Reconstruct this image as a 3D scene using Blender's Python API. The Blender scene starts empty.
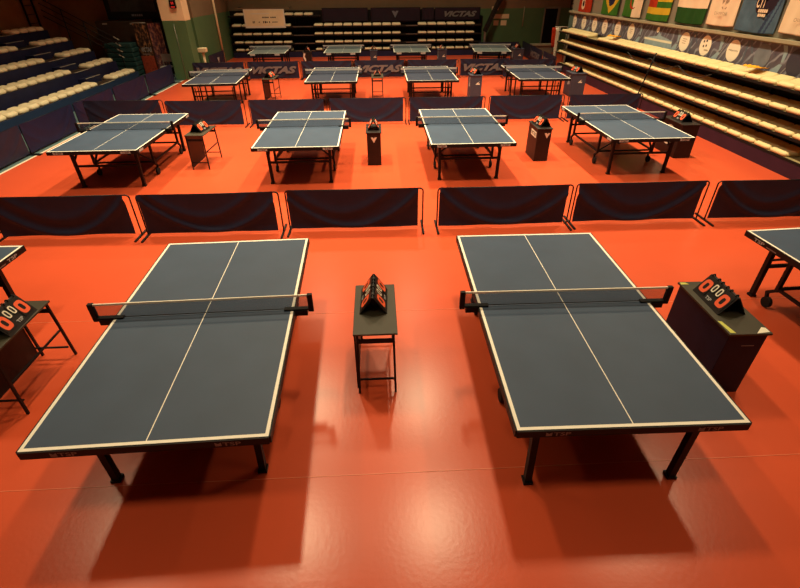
import bpy, bmesh, math, random
from mathutils import Vector, Matrix
random.seed(7)
PI = math.pi
sc = bpy.context.scene
COL = sc.collection
ORD = ['first','second','third','fourth','fifth','sixth','seventh','eighth','ninth','tenth','eleventh','twelfth',
       'thirteenth','fourteenth','fifteenth','sixteenth','seventeenth','eighteenth','nineteenth','twentieth',
       'twenty-first','twenty-second','twenty-third','twenty-fourth','twenty-fifth','twenty-sixth','twenty-seventh',
       'twenty-eighth','twenty-ninth','thirtieth','thirty-first','thirty-second']

# ------------------------------------------------------------------ materials
def mat(name, col, rough=0.6, spec=0.5, metal=0.0, noise=0.0, nscale=8.0, bump=0.0, bscale=60.0):
    m = bpy.data.materials.new(name); m.use_nodes = True
    nt = m.node_tree; b = nt.nodes['Principled BSDF']
    b.inputs['Base Color'].default_value = (*col, 1)
    b.inputs['Roughness'].default_value = rough
    b.inputs['Specular IOR Level'].default_value = spec
    b.inputs['Metallic'].default_value = metal
    tc = nt.nodes.new('ShaderNodeTexCoord')
    if noise > 0:
        n = nt.nodes.new('ShaderNodeTexNoise'); n.inputs['Scale'].default_value = nscale
        n.inputs['Detail'].default_value = 5
        nt.links.new(tc.outputs['Object'], n.inputs['Vector'])
        r = nt.nodes.new('ShaderNodeMapRange')
        r.inputs['From Min'].default_value = 0.3; r.inputs['From Max'].default_value = 0.7
        r.inputs['To Min'].default_value = 1 - noise; r.inputs['To Max'].default_value = 1 + noise
        nt.links.new(n.outputs['Fac'], r.inputs['Value'])
        mx = nt.nodes.new('ShaderNodeMix'); mx.data_type = 'RGBA'; mx.blend_type = 'MULTIPLY'
        mx.inputs['Factor'].default_value = 1
        mx.inputs['A'].default_value = (*col, 1)
        nt.links.new(r.outputs['Result'], mx.inputs['B'])
        nt.links.new(mx.outputs['Result'], b.inputs['Base Color'])
    if bump > 0:
        n2 = nt.nodes.new('ShaderNodeTexNoise'); n2.inputs['Scale'].default_value = bscale
        nt.links.new(tc.outputs['Object'], n2.inputs['Vector'])
        bp = nt.nodes.new('ShaderNodeBump'); bp.inputs['Strength'].default_value = bump
        bp.inputs['Distance'].default_value = 0.01
        nt.links.new(n2.outputs['Fac'], bp.inputs['Height'])
        nt.links.new(bp.outputs['Normal'], b.inputs['Normal'])
    return m

M = {}
M['floor'] = mat('red_vinyl', (0.64, 0.092, 0.034), 0.27, 0.5, noise=0.05, nscale=0.7, bump=0.06, bscale=30)
M['teal_floor'] = mat('teal_vinyl', (0.09, 0.16, 0.17), 0.5, 0.4, noise=0.05)
M['seam'] = mat('floor_seam', (0.72, 0.17, 0.075), 0.4)
M['line'] = mat('floor_line_paint', (0.75, 0.68, 0.55), 0.5)
M['top'] = mat('slate_blue_table', (0.044, 0.072, 0.126), 0.50, 0.35, noise=0.07, nscale=3)
M['top_navy'] = mat('navy_table', (0.020, 0.030, 0.062), 0.5, 0.4, noise=0.05, nscale=3)
M['top_grey'] = mat('grey_green_table', (0.092, 0.118, 0.125), 0.45, 0.5, noise=0.05, nscale=3)
M['white'] = mat('white_line_paint', (0.92, 0.88, 0.77), 0.55)
M['black'] = mat('black_metal', (0.006, 0.006, 0.007), 0.5, 0.22)
M['apron'] = mat('black_apron', (0.008, 0.007, 0.008), 0.5, 0.22)
M['rubber'] = mat('black_rubber', (0.008, 0.008, 0.008), 0.7, 0.2)
M['tape'] = mat('net_tape', (0.85, 0.80, 0.68), 0.8, 0.1)
M['tape_grey'] = mat('net_tape_grey', (0.36, 0.36, 0.37), 0.8, 0.1)
M['fabric'] = mat('navy_plum_vinyl', (0.0175, 0.0225, 0.052), 0.45, 0.22, noise=0.1, nscale=5)
M['fabric_navy'] = mat('navy_vinyl', (0.011, 0.0145, 0.055), 0.55, 0.2, noise=0.1, nscale=5)
M['silver'] = mat('silver_print', (0.15, 0.15, 0.16), 0.6)
M['dimprint'] = mat('dim_print', (0.23, 0.17, 0.155), 0.6)
M['sticker'] = mat('sticker', (0.42, 0.42, 0.42), 0.6)
M['wood_black'] = mat('black_laminate', (0.016, 0.013, 0.013), 0.45, 0.4, noise=0.15, nscale=6)
M['wood_top'] = mat('dark_olive_laminate', (0.042, 0.036, 0.022), 0.5, 0.4, noise=0.1, nscale=6)
M['navy_board'] = mat('dark_navy_board', (0.010, 0.010, 0.028), 0.5, 0.2, noise=0.15)
M['brown_board'] = mat('dark_brown_board', (0.020, 0.010, 0.009), 0.5, 0.25, noise=0.15)
M['greybox'] = mat('grey_blue_board', (0.050, 0.056, 0.088), 0.5, 0.3, noise=0.08)
M['red_digit'] = mat('red_digit', (0.92, 0.13, 0.045), 0.5)
M['card_white'] = mat('card_white', (0.80, 0.76, 0.62), 0.5)
M['card'] = mat('black_card', (0.010, 0.009, 0.009), 0.4)
M['yellow'] = mat('yellow_sticker', (0.55, 0.55, 0.10), 0.5)
M['seat'] = mat('cream_plastic', (0.88, 0.78, 0.52), 0.5, 0.4, noise=0.06, nscale=1.2)
M['seat_khaki'] = mat('ivory_plastic', (0.76, 0.63, 0.33), 0.5, 0.4, noise=0.06, nscale=1.2)
M['navy_riser'] = mat('navy_riser', (0.012, 0.015, 0.055), 0.55, 0.3, noise=0.2, nscale=3)
M['blue_riser'] = mat('blue_riser', (0.016, 0.035, 0.095), 0.55, 0.3, noise=0.12, nscale=3)
M['deck'] = mat('bleacher_deck', (0.05, 0.032, 0.022), 0.6, 0.3, noise=0.15)
M['purple'] = mat('purple_skirt', (0.034, 0.011, 0.030), 0.6, 0.3, noise=0.15, nscale=3)
M['dark'] = mat('bleacher_shade_black', (0.010, 0.008, 0.007), 0.7, 0.2)  # near-black colour stands in for shade between the closed bleacher rows
M['khaki_bounce_board'] = mat('khaki_bounce_board', (0.32, 0.26, 0.13), 0.7, 0.2, noise=0.15)  # deck colour lightened to bounce light onto the rear of the seats
M['edge'] = mat('aluminium_edge', (0.40, 0.36, 0.30), 0.45, 0.5)
M['wall_brown'] = mat('brown_wall', (0.24, 0.135, 0.058), 0.8, 0.2, noise=0.12, nscale=2)
M['wall_green'] = mat('green_paint', (0.085, 0.175, 0.080), 0.5, 0.4, noise=0.07, nscale=1.5)
M['wall_beige'] = mat('beige_paint', (0.215, 0.155, 0.095), 0.8, 0.2, noise=0.06, nscale=1.5)
M['wall_cream'] = mat('cream_paint', (0.82, 0.66, 0.42), 0.7, 0.3, noise=0.05, nscale=1.5)
M['wall_grey'] = mat('grey_beige_wall', (0.235, 0.21, 0.155), 0.8, 0.2, noise=0.05, nscale=1.5)
M['ledge'] = mat('ledge_paint', (0.38, 0.34, 0.23), 0.6, 0.3, noise=0.05)
M['ceiling'] = mat('dark_ceiling', (0.28, 0.24, 0.18), 0.9, 0.1, noise=0.1)
M['teal'] = mat('dark_teal_vinyl', (0.020, 0.065, 0.066), 0.5, 0.35, noise=0.12)
M['teal_wall'] = mat('teal_paint', (0.10, 0.16, 0.14), 0.6, 0.3, noise=0.05)
M['steel'] = mat('grey_steel', (0.30, 0.27, 0.24), 0.35, 0.5, metal=0.6)
M['door'] = mat('dark_doorway', (0.008, 0.007, 0.006), 0.8, 0.1)
M['door_brown'] = mat('brown_door', (0.13, 0.075, 0.035), 0.6, 0.3, noise=0.1)
M['screen'] = mat('dark_screen', (0.035, 0.033, 0.030), 0.35, 0.4, noise=0.4, nscale=4)
M['orange'] = mat('orange_cloth', (0.85, 0.40, 0.03), 0.8, 0.1, noise=0.1)
M['cable'] = mat('grey_cable', (0.018, 0.018, 0.018), 0.6)
M['banner_white'] = mat('white_banner_cloth', (0.86, 0.74, 0.50), 0.7, 0.2, noise=0.08, nscale=2)
M['banner_frame'] = mat('pale_banner_frame', (0.80, 0.77, 0.68), 0.7, 0.2)
M['ink'] = mat('dark_ink', (0.03, 0.025, 0.03), 0.7)
M['ink_soft'] = mat('soft_ink', (0.34, 0.24, 0.15), 0.7)
M['disc'] = mat('cream_disc', (0.92, 0.82, 0.68), 0.6, 0.3)
M['disc_grey'] = mat('grey_blue_disc', (0.19, 0.21, 0.26), 0.5, 0.3, noise=0.3, nscale=2)
M['disc_dark'] = mat('dark_plum_disc', (0.050, 0.045, 0.070), 0.5, 0.3)
M['pale_blue'] = mat('pale_blue_print', (0.30, 0.40, 0.47), 0.6, 0.3, noise=0.1)
M['steel_blue'] = mat('steel_blue_print', (0.10, 0.12, 0.17), 0.6, 0.3, noise=0.1)
# flags
M['f_green'] = mat('flag_green', (0.045, 0.16, 0.020), 0.8, 0.1)
M['f_dgreen'] = mat('flag_dark_green', (0.020, 0.075, 0.016), 0.8, 0.1)
M['f_yellow'] = mat('flag_yellow', (0.62, 0.42, 0.03), 0.8, 0.1)
M['f_red'] = mat('flag_red', (0.40, 0.035, 0.012), 0.8, 0.1)
M['f_white'] = mat('flag_white', (0.82, 0.66, 0.46), 0.8, 0.1)
M['f_blue'] = mat('flag_dark_blue', (0.02, 0.022, 0.06), 0.8, 0.1)
M['f_black'] = mat('flag_black', (0.012, 0.010, 0.012), 0.8, 0.1)
M['f_sky'] = mat('flag_steel_blue', (0.075, 0.135, 0.20), 0.7, 0.1, noise=0.2, nscale=4)
M['f_sky2'] = mat('flag_slate_blue', (0.035, 0.055, 0.11), 0.7, 0.1)
M['f_plum'] = mat('flag_plum', (0.028, 0.018, 0.030), 0.8, 0.1)

def glow(name, col, s):
    m = bpy.data.materials.new(name); m.use_nodes = True
    b = m.node_tree.nodes['Principled BSDF']
    b.inputs['Base Color'].default_value = (*col, 1)
    b.inputs['Emission Color'].default_value = (*col, 1)
    b.inputs['Emission Strength'].default_value = s
    return m
M['led'] = glow('red_led', (0.8, 0.03, 0.02), 0.6)

def net_material():
    m = bpy.data.materials.new('net_mesh'); m.use_nodes = True
    nt = m.node_tree; out = nt.nodes['Material Output']; b = nt.nodes['Principled BSDF']
    b.inputs['Base Color'].default_value = (0.075, 0.095, 0.16, 1); b.inputs['Roughness'].default_value = 0.8
    t = nt.nodes.new('ShaderNodeBsdfTransparent'); mx = nt.nodes.new('ShaderNodeMixShader')
    mx.inputs[0].default_value = 0.55
    nt.links.new(t.outputs[0], mx.inputs[1]); nt.links.new(b.outputs[0], mx.inputs[2])
    nt.links.new(mx.outputs[0], out.inputs[0])
    return m
M['net'] = net_material()

def banner_material():
    # printed vinyl: plum-grey ground with light criss-cross streaks
    m = bpy.data.materials.new('printed_banner'); m.use_nodes = True
    nt = m.node_tree; b = nt.nodes['Principled BSDF']; b.inputs['Roughness'].default_value = 0.5
    tc = nt.nodes.new('ShaderNodeTexCoord')
    v = nt.nodes.new('ShaderNodeTexWave'); v.inputs['Scale'].default_value = 1.7; v.inputs['Distortion'].default_value = 9
    v.inputs['Detail'].default_value = 1.5; v.inputs['Detail Scale'].default_value = 1.2; v.bands_direction = 'Z'
    mp = nt.nodes.new('ShaderNodeMapping'); mp.inputs['Rotation'].default_value = (0.9, 0, 0)
    nt.links.new(tc.outputs['Object'], mp.inputs['Vector']); nt.links.new(mp.outputs['Vector'], v.inputs['Vector'])
    r = nt.nodes.new('ShaderNodeValToRGB')
    r.color_ramp.elements[0].position = 0.0; r.color_ramp.elements[0].color = (0.36, 0.39, 0.50, 1)
    r.color_ramp.elements[1].position = 0.22; r.color_ramp.elements[1].color = (0.045, 0.036, 0.070, 1)
    nt.links.new(v.outputs['Fac'], r.inputs['Fac'])
    n = nt.nodes.new('ShaderNodeTexNoise'); n.inputs['Scale'].default_value = 5
    nt.links.new(tc.outputs['Object'], n.inputs['Vector'])
    mx = nt.nodes.new('ShaderNodeMix'); mx.data_type = 'RGBA'
    mx.inputs['B'].default_value = (0.16, 0.145, 0.19, 1)
    nt.links.new(n.outputs['Fac'], mx.inputs['Factor']); nt.links.new(r.outputs['Color'], mx.inputs['A'])
    nt.links.new(mx.outputs['Result'], b.inputs['Base Color'])
    return m
M['banner'] = banner_material()

def poster_material(name, c1, c2, c3, scale):
    m = bpy.data.materials.new(name); m.use_nodes = True
    nt = m.node_tree; b = nt.nodes['Principled BSDF']; b.inputs['Roughness'].default_value = 0.45
    tc = nt.nodes.new('ShaderNodeTexCoord')
    mp = nt.nodes.new('ShaderNodeMapping'); mp.inputs['Scale'].default_value = (1.6, 1, 1)
    n = nt.nodes.new('ShaderNodeTexNoise'); n.inputs['Scale'].default_value = scale; n.inputs['Detail'].default_value = 2
    nt.links.new(tc.outputs['Object'], mp.inputs['Vector']); nt.links.new(mp.outputs['Vector'], n.inputs['Vector'])
    r = nt.nodes.new('ShaderNodeValToRGB'); e = r.color_ramp.elements
    e[0].position = 0.42; e[0].color = (*c1, 1); e[1].position = 0.68; e[1].color = (*c3, 1)
    k = e.new(0.54); k.color = (*c2, 1)
    nt.links.new(n.outputs['Fac'], r.inputs['Fac']); nt.links.new(r.outputs['Color'], b.inputs['Base Color'])
    return m
M['poster_dark'] = poster_material('poster_dark', (0.012, 0.008, 0.008), (0.10, 0.045, 0.025), (0.50, 0.24, 0.10), 7)
M['poster_red'] = poster_material('poster_red', (0.34, 0.05, 0.025), (0.48, 0.075, 0.03), (0.10, 0.02, 0.02), 8)
M['poster_plum'] = poster_material('poster_plum', (0.09, 0.035, 0.07), (0.28, 0.10, 0.09), (0.62, 0.32, 0.20), 7)

# ------------------------------------------------------------------ mesh helpers
class MB:
    def __init__(s): s.bm = bmesh.new(); s.mats = []; s.mi = 0
    def use(s, m):
        if m not in s.mats: s.mats.append(m)
        s.mi = s.mats.index(m); return s
    def face(s, pts):
        f = s.bm.faces.new([s.bm.verts.new(p) for p in pts]); f.material_index = s.mi; return s
    def box(s, x0, x1, y0, y1, z0, z1):
        v = [s.bm.verts.new(p) for p in ((x0,y0,z0),(x1,y0,z0),(x1,y1,z0),(x0,y1,z0),(x0,y0,z1),(x1,y0,z1),(x1,y1,z1),(x0,y1,z1))]
        for q in ((3,2,1,0),(4,5,6,7),(0,1,5,4),(1,2,6,5),(2,3,7,6),(3,0,4,7)):
            f = s.bm.faces.new([v[i] for i in q]); f.material_index = s.mi
        return s
    def bar(s, a, b, w, h=None):
        h = h or w
        a, b = Vector(a), Vector(b); d = (b-a).normalized()
        up = Vector((0,0,1)) if abs(d.z) < 0.95 else Vector((0,1,0))
        x = d.cross(up).normalized(); y = x.cross(d).normalized()
        v = []
        for p in (a, b):
            for sx, sy in ((-1,-1),(1,-1),(1,1),(-1,1)):
                v.append(s.bm.verts.new(p + x*sx*w/2 + y*sy*h/2))
        for q in ((3,2,1,0),(4,5,6,7),(0,1,5,4),(1,2,6,5),(2,3,7,6),(3,0,4,7)):
            f = s.bm.faces.new([v[i] for i in q]); f.material_index = s.mi
        return s
    def tube(s, pts, r, n=8, closed=True):
        pts = [Vector(p) for p in pts]; rings = []
        for i, p in enumerate(pts):
            d = (pts[min(i+1, len(pts)-1)] - pts[max(i-1, 0)]).normalized()
            up = Vector((0,0,1)) if abs(d.z) < 0.9 else Vector((0,1,0))
            x = d.cross(up).normalized(); y = x.cross(d).normalized()
            rings.append([s.bm.verts.new(p + r*(math.cos(2*PI*k/n)*x + math.sin(2*PI*k/n)*y)) for k in range(n)])
        for i in range(len(rings)-1):
            for k in range(n):
                f = s.bm.faces.new((rings[i][k], rings[i][(k+1)%n], rings[i+1][(k+1)%n], rings[i+1][k])); f.material_index = s.mi; f.smooth = True
        for q in (list(reversed(rings[0])), rings[-1]):
            f = s.bm.faces.new(q); f.material_index = s.mi
        return s
    def poly(s, pts, d):
        # prism: polygon pts extruded by vector d
        d = Vector(d); a = [s.bm.verts.new(p) for p in pts]; b = [s.bm.verts.new(Vector(p)+d) for p in pts]
        n = len(pts)
        fs = [s.bm.faces.new(a), s.bm.faces.new(list(reversed(b)))]
        for i in range(n): fs.append(s.bm.faces.new((a[i], b[i], b[(i+1)%n], a[(i+1)%n])))
        for f in fs: f.material_index = s.mi
        return s
    def build(s, name, m=None, parent=None, bevel=0.0, smooth=False, kind=None):
        bmesh.ops.recalc_face_normals(s.bm, faces=s.bm.faces)
        me = bpy.data.meshes.new(name); s.bm.to_mesh(me); s.bm.free()
        for q in (s.mats or [m]): me.materials.append(M[q] if isinstance(q, str) else q)
        if smooth:
            for p in me.polygons: p.use_smooth = True
        o = bpy.data.objects.new(name, me); COL.objects.link(o)
        if parent: o.parent = parent
        if bevel:
            b = o.modifiers.new('bevel', 'BEVEL'); b.width = bevel; b.segments = 2; b.limit_method = 'ANGLE'
        if kind: o['kind'] = kind
        return o

def tag(o, label, cat, group=None):
    o['label'] = label; o['category'] = cat
    if group: o['group'] = group
    return o
def thing(name, label, cat, loc=(0,0,0), rz=0, group=None):
    o = bpy.data.objects.new(name, None); COL.objects.link(o)
    o.location = loc; o.rotation_euler = (0,0,rz); o.empty_display_size = 0.1
    return tag(o, label, cat, group)
KIDS = {}
def tree_copy(o, parent=None):
    c = o.copy(); COL.objects.link(c); c.parent = parent
    for ch in list(o.children): tree_copy(ch, c)
    return c
def dup(o, loc, rz, label, group=None):
    c = tree_copy(o); c.location = loc; c.rotation_euler = (0,0,rz); c['label'] = label
    if group: c['group'] = group
    return c

def text_mesh(txt, w=None, h=None, shear=0.0, bold=0.0, depth=0.002):
    cu = bpy.data.curves.new('lettering', 'FONT'); cu.body = txt; cu.shear = shear; cu.offset = bold
    cu.align_x = 'CENTER'; cu.align_y = 'CENTER'; cu.extrude = 0.0; cu.resolution_u = 3
    o = bpy.data.objects.new('lettering', cu); COL.objects.link(o)
    dg = bpy.context.evaluated_depsgraph_get(); dg.update()
    me = bpy.data.meshes.new_from_object(o.evaluated_get(dg))
    COL.objects.unlink(o); bpy.data.objects.remove(o)
    xs = [v.co.x for v in me.vertices]; ys = [v.co.y for v in me.vertices]
    cx, cy = (min(xs)+max(xs))/2, (min(ys)+max(ys))/2; dx, dy = max(xs)-min(xs), max(ys)-min(ys)
    sx = w/dx if w else None; sy = h/dy if h else None
    sx = sx or sy; sy = sy or sx
    for v in me.vertices: v.co = ((v.co.x-cx)*sx, (v.co.y-cy)*sy, 0)
    return me
TXT = {}
def text(txt, loc, u, v, m, parent, w=None, h=None, shear=0.0, bold=0.0, name='lettering'):
    """flat lettering: u = reading direction, v = letter-up direction"""
    key = (txt, w, h, shear, bold, m)
    if key not in TXT:
        me = text_mesh(txt, w, h, shear, bold); me.materials.clear(); me.materials.append(M[m]); TXT[key] = me
    o = bpy.data.objects.new(name, TXT[key]); COL.objects.link(o); o.parent = parent
    u, v = Vector(u).normalized(), Vector(v).normalized(); n = u.cross(v)
    R = Matrix((u, v, n)).transposed().to_4x4(); R.translation = Vector(loc)
    o.matrix_local = R
    return o

def dashes(loc, u, v, m, parent, widths, h, gap=0.3, name='print_mark'):
    """a line of print too small to read: short blocks along u"""
    u, v = Vector(u).normalized(), Vector(v).normalized(); n = u.cross(v); tot = sum(widths) + gap*h*(len(widths)-1)
    mb = MB(); x = -tot/2; p = Vector(loc)
    for w in widths:
        mb.poly([p+u*x-v*h/2, p+u*(x+w)-v*h/2, p+u*(x+w)+v*h/2, p+u*x+v*h/2], n*0.001); x += w + gap*h
    return mb.build(name, m, parent)

# ------------------------------------------------------------------ the room
CEIL = 8.0
mb = MB().use('floor'); mb.box(-7.6, 12, -3, 28, -0.05, 0); mb.use('teal_floor'); mb.box(-14, -7.6, -3, 28, -0.05, 0)
mb.build('floor', kind='structure')
mb = MB(); mb.box(-7.64, -7.585, -3, 20.2, 0, 0.003); mb.build('trim_1', 'line', kind='structure')
mb = MB(); mb.box(-7.58, 7.8, 2.165, 2.172, 0, 0.002); mb.build('trim_2', 'seam', kind='structure')
mb = MB(); mb.box(-7.58, 7.8, 4.285, 4.291, 0, 0.002); mb.build('trim_3', 'seam', kind='structure')
mb = MB(); mb.box(-14, 12, -3, 28, CEIL, CEIL+0.1); mb.build('ceiling', 'ceiling', kind='structure')
mb = MB(); mb.box(-12.9, -12.7, -3, 22.0, 0, CEIL); mb.build('wall_left', 'wall_brown', kind='structure')
mb = MB(); mb.box(-12.9, -8.05, 22.0, 22.2, 0, CEIL); mb.build('wall_left_end', 'wall_brown', kind='structure')
mb = MB().use('wall_green'); mb.box(-8.05, -7.3, 22.0, 27.6, 0, 2.03); mb.use('wall_beige'); mb.box(-8.05, -7.3, 22.0, 27.6, 2.03, CEIL)
mb.build('wall_back_left', kind='structure')
mb = MB().use('wall_green'); mb.box(-7.3, 12, 27.6, 27.8, 0, 2.03); mb.use('wall_beige'); mb.box(-7.3, 12, 27.6, 27.8, 2.03, CEIL)
mb.build('wall_back', kind='structure')
mb = MB(); mb.box(8.9, 9.55, 27.56, 27.6, 0, 2.0); mb.build('door_1', 'door', kind='structure')
mb = MB(); mb.box(9.55, 9.68, 27.52, 27.6, 0, 2.08); mb.box(8.84, 8.9, 27.54, 27.6, 0, 2.08); mb.box(8.84, 9.68, 27.54, 27.6, 2.0, 2.08)
mb.build('trim_4', 'wall_grey', kind='structure')
mb = MB(); mb.box(8.36, 8.6, -3, 22.4, 0, CEIL); mb.build('wall_right', 'wall_grey', kind='structure')
mb = MB(); mb.box(11.8, 12, 22.4, 27.6, 0, CEIL); mb.build('wall_right_end', 'wall_beige', kind='structure')
mb = MB(); mb.box(8.6, 12, 22.2, 22.4, 0, CEIL); mb.build('wall_right_return', 'wall_beige', kind='structure')
mb = MB(); mb.box(-12.9, 8.6, -3.2, -3, 0, CEIL); mb.build('wall_front', 'wall_brown', kind='structure')
mb = MB().use('ledge'); mb.box(8.24, 8.36, 4, 22.4, 2.08, 2.14); mb.use('wall_grey'); mb.box(8.29, 8.36, 4, 22.4, 2.05, 2.08)
mb.build('trim_5', kind='structure')
mb = MB(); mb.box(8.30, 8.36, 21.95, 22.38, 1.45, 2.05); mb.build('trim_6', 'teal_wall', kind='structure')
# column
mb = MB().use('wall_green'); mb.box(-7.92, -7.06, 20.35, 21.0, 0, 2.02); mb.use('wall_cream'); mb.box(-7.92, -7.06, 20.35, 21.0, 2.02, CEIL)
mb.build('column', kind='structure', bevel=0.012)
t = thing('wall_clock', 'black clock box with red digits on the cream top of the column', 'clock', (-7.36, 20.35, 2.42))
MB().box(-0.11, 0.11, -0.07, 0, 0, 0.26).build('case', 'black', t, bevel=0.006)
dashes((0, -0.071, 0.16), (1,0,0), (0,0,1), 'led', t, [0.022, 0.022], 0.08, 0.4, 'digits')
MB().box(-0.07, 0.07, -0.072, -0.07, 0.03, 0.055).build('indicator', 'led', t)
# thin pipe on the column and on the back-left wall
tag(MB().tube([(-7.50, 20.32, 0.0), (-7.50, 20.32, 1.9)], 0.007).build('thin_conduit', 'steel'), 'thin pale conduit running up the green column front', 'conduit')
tag(MB().tube([(-7.24, 25.0, 0.0), (-7.24, 25.0, 4.0)], 0.05, 10).build('wall_pipe', 'wall_cream'), 'cream vertical pipe on the green wall left of the back bleachers', 'pipe')
tag(MB().tube([(7.78, 27.56, 1.22), (7.78, 27.56, 2.1)], 0.022).build('wall_conduit', 'ledge'), 'short yellowish vertical conduit on dark green back wall', 'conduit')

# ------------------------------------------------------------------ table tennis tables
W, L, H = 1.525, 2.74, 0.76
def undercarriage(t, kind):
    if kind == 'roll':
        for sx in (-1, 1):
            for y in (-1.06, 1.14):
                m = MB().bar((sx*0.57, y*0.985, 0.70), (sx*0.55, y, 0.02), 0.05)
                m.box(sx*0.55-0.035, sx*0.55+0.035, y-0.035, y+0.035, 0, 0.025)
                m.build('leg', 'black', t)
            for y in (-0.46, 0.86):
                s = -1 if y < 0 else 1
                m = MB().bar((sx*0.57, y, 0.70), (sx*0.57, y, 0.24), 0.04)
                m.bar((sx*0.57, y, 0.25), (sx*0.57, y+0.10, 0.17), 0.035)
                m.bar((sx*0.57, y+0.10, 0.18), (sx*0.57, y+0.06, 0.06), 0.03)
                p = m.build('wheel_post', 'black', t)
                MB().tube([(sx*0.57-0.02, y+0.05, 0.065), (sx*0.57+0.02, y+0.05, 0.065)], 0.062, 14).build('wheel', 'rubber', p)
            MB().bar((sx*0.57, -0.46, 0.27), (sx*0.57, 0.86, 0.27), 0.03).build('side_rail', 'black', t)
            for s, y in ((-1, -1.06), (1, 1.14)):
                MB().bar((sx*0.56, y, 0.48), (sx*0.56, y-s*0.30, 0.68), 0.028).build('brace', 'black', t)
        for y in (-1.06, 1.14):
            MB().bar((-0.55, y, 0.40), (0.55, y, 0.40), 0.035).build('cross_bar', 'black', t)
        for sx in (-1, 1):
            MB().bar((sx*0.22, -0.75, 0.66), (sx*0.56, -0.46, 0.28), 0.03).build('arm', 'black', t)
        for y in (-0.46, 0.86):
            MB().bar((-0.57, y, 0.27), (0.57, y, 0.27), 0.03).build('cross_bar', 'black', t)
    else:
        for sx in (-1, 1):
            for y in (-1.02, 1.02, -0.28, 0.28):
                th = 0.05 if abs(y) > 0.5 else 0.035
                m = MB().bar((sx*0.60, y, 0.71), (sx*0.60, y, 0.03), th); m.box(sx*0.60-0.03, sx*0.60+0.03, y-0.03, y+0.03, 0, 0.03)
                m.build('leg', 'black', t)
            for s in (-1, 1):
                MB().tube([(sx*0.54, s*1.0, 0.6), (sx*0.53, s*0.95, 0.15), (sx*0.53, s*0.9, 0.05), (sx*0.53, s*0.8, 0.03), (sx*0.53, s*0.74, 0.08), (sx*0.53, s*0.72, 0.6)], 0.014).build('foot_loop', 'black', t)
        for y in (-1.02, 1.02):
            MB().bar((-0.6, y, 0.50), (0.6, y, 0.50), 0.028).build('cross_bar', 'black', t)
            MB().bar((-0.6, y, 0.37), (0.6, y, 0.37), 0.028).build('cross_bar', 'black', t)

def make_table(name, label, top, kind, logo, tape='tape', tapeh=0.017):
    t = thing(name, label, 'table tennis table', (0,0,0), 0)
    w = 0.024; c = 0.0035
    xs = [-W/2, -W/2+w, -c, c, W/2-w, W/2]; ys = [-L/2, -L/2+w, L/2-w, L/2]
    m = MB().use(top); m.use('white'); m.use('apron')
    for i in range(5):
        for j in range(3):
            m.use(top if (i in (1,3) and j == 1) else 'white')
            m.face([(xs[i],ys[j],H),(xs[i+1],ys[j],H),(xs[i+1],ys[j+1],H),(xs[i],ys[j+1],H)])
    bmesh.ops.remove_doubles(m.bm, verts=m.bm.verts, dist=1e-5)
    m.build('table_top', None, t)
    m = MB(); d = 0.0015
    m.box(-W/2-0.001, W/2+0.001, -L/2-0.001, L/2+0.001, H-0.022, H-0.0005)
    for s in (-1, 1):
        m.box(-W/2, W/2, s*(L/2)-0.012, s*(L/2)+0.012, H-0.062, H-0.003)
        m.box(s*W/2-0.012, s*W/2+0.012, -L/2, L/2, H-0.062, H-0.003)
    m.build('apron', 'apron', t)
    undercarriage(t, kind)
    nx = W/2+0.1525
    MB().face([(-nx,0,H+0.012),(nx,0,H+0.012),(nx,0,H+0.1525),(-nx,0,H+0.1525)]).build('net', 'net', t)
    MB().box(-nx, nx, -0.005, 0.005, H+0.1525-tapeh, H+0.1535).build('net_tape', tape, t)
    MB().box(-W/2-0.02, W/2+0.02, -0.003, 0.003, H+0.008, H+0.014).build('net_cord', 'apron', t)
    for s in (-1, 1):
        m = MB().box(s*nx-0.022, s*nx+0.022, -0.018, 0.018, H-0.02, H+0.158)
        m.build('net_post', 'black', t, bevel=0.004)
        m = MB().box(min(s*(W/2-0.08), s*nx), max(s*(W/2-0.08), s*nx), -0.022, 0.022, H+0.001, H+0.016)
        m.box(min(s*(W/2+0.013), s*(W/2+0.12)), max(s*(W/2+0.013), s*(W/2+0.12)), -0.03, 0.03, H-0.05, H+0.002)
        m.build('net_clamp', 'black', t)
    ey = -L/2-0.0135
    if logo == 'dim':
        for x in (-0.50, 0.50):
            text('TSP', (x+0.03, ey, H-0.033), (1,0,0), (0,0,1), 'dimprint', t, w=0.115, h=0.034, bold=0.02)
            m = MB(); m.poly([(x-0.075,ey,H-0.05),(x-0.035,ey,H-0.05),(x-0.035,ey,H-0.016),(x-0.055,ey,H-0.03),(x-0.075,ey,H-0.016)], (0,0.001,0)); m.build('emblem', 'dimprint', t)
        for s in (-1, 1):
            ex = s*(W/2+0.0135)
            text('TSP', (ex, L/2-0.22, H-0.033), (0,s,0), (0,0,1), 'sticker', t, w=0.15, h=0.036, bold=0.02)
            dashes((ex, L/2-0.40, H-0.042), (0,s,0), (0,0,1), 'dimprint', t, [0.012]*9, 0.012)
    elif logo == 'sticker':
        for x in (-0.57, 0.57):
            MB().box(x-0.085, x+0.085, ey-0.001, ey+0.002, H-0.052, H-0.014).build('sticker', 'sticker', t)
            text('TSP', (x, ey-0.002, H-0.033), (1,0,0), (0,0,1), 'ink', t, w=0.13, h=0.026, bold=0.02)
        for s in (-1, 1):
            ex = s*(W/2+0.0125)
            for y in (-L/2+0.15, L/2-0.15):
                MB().box(ex-0.002, ex+0.002, y-0.085, y+0.085, H-0.052, H-0.014).build('sticker', 'sticker', t)
    elif logo == 'tabs':
        for x in (-0.55, 0.45):
            MB().box(x-0.1, x+0.1, ey-0.001, ey+0.002, H-0.075, H-0.01).build('sticker', 'sticker', t)
    return t

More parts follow.
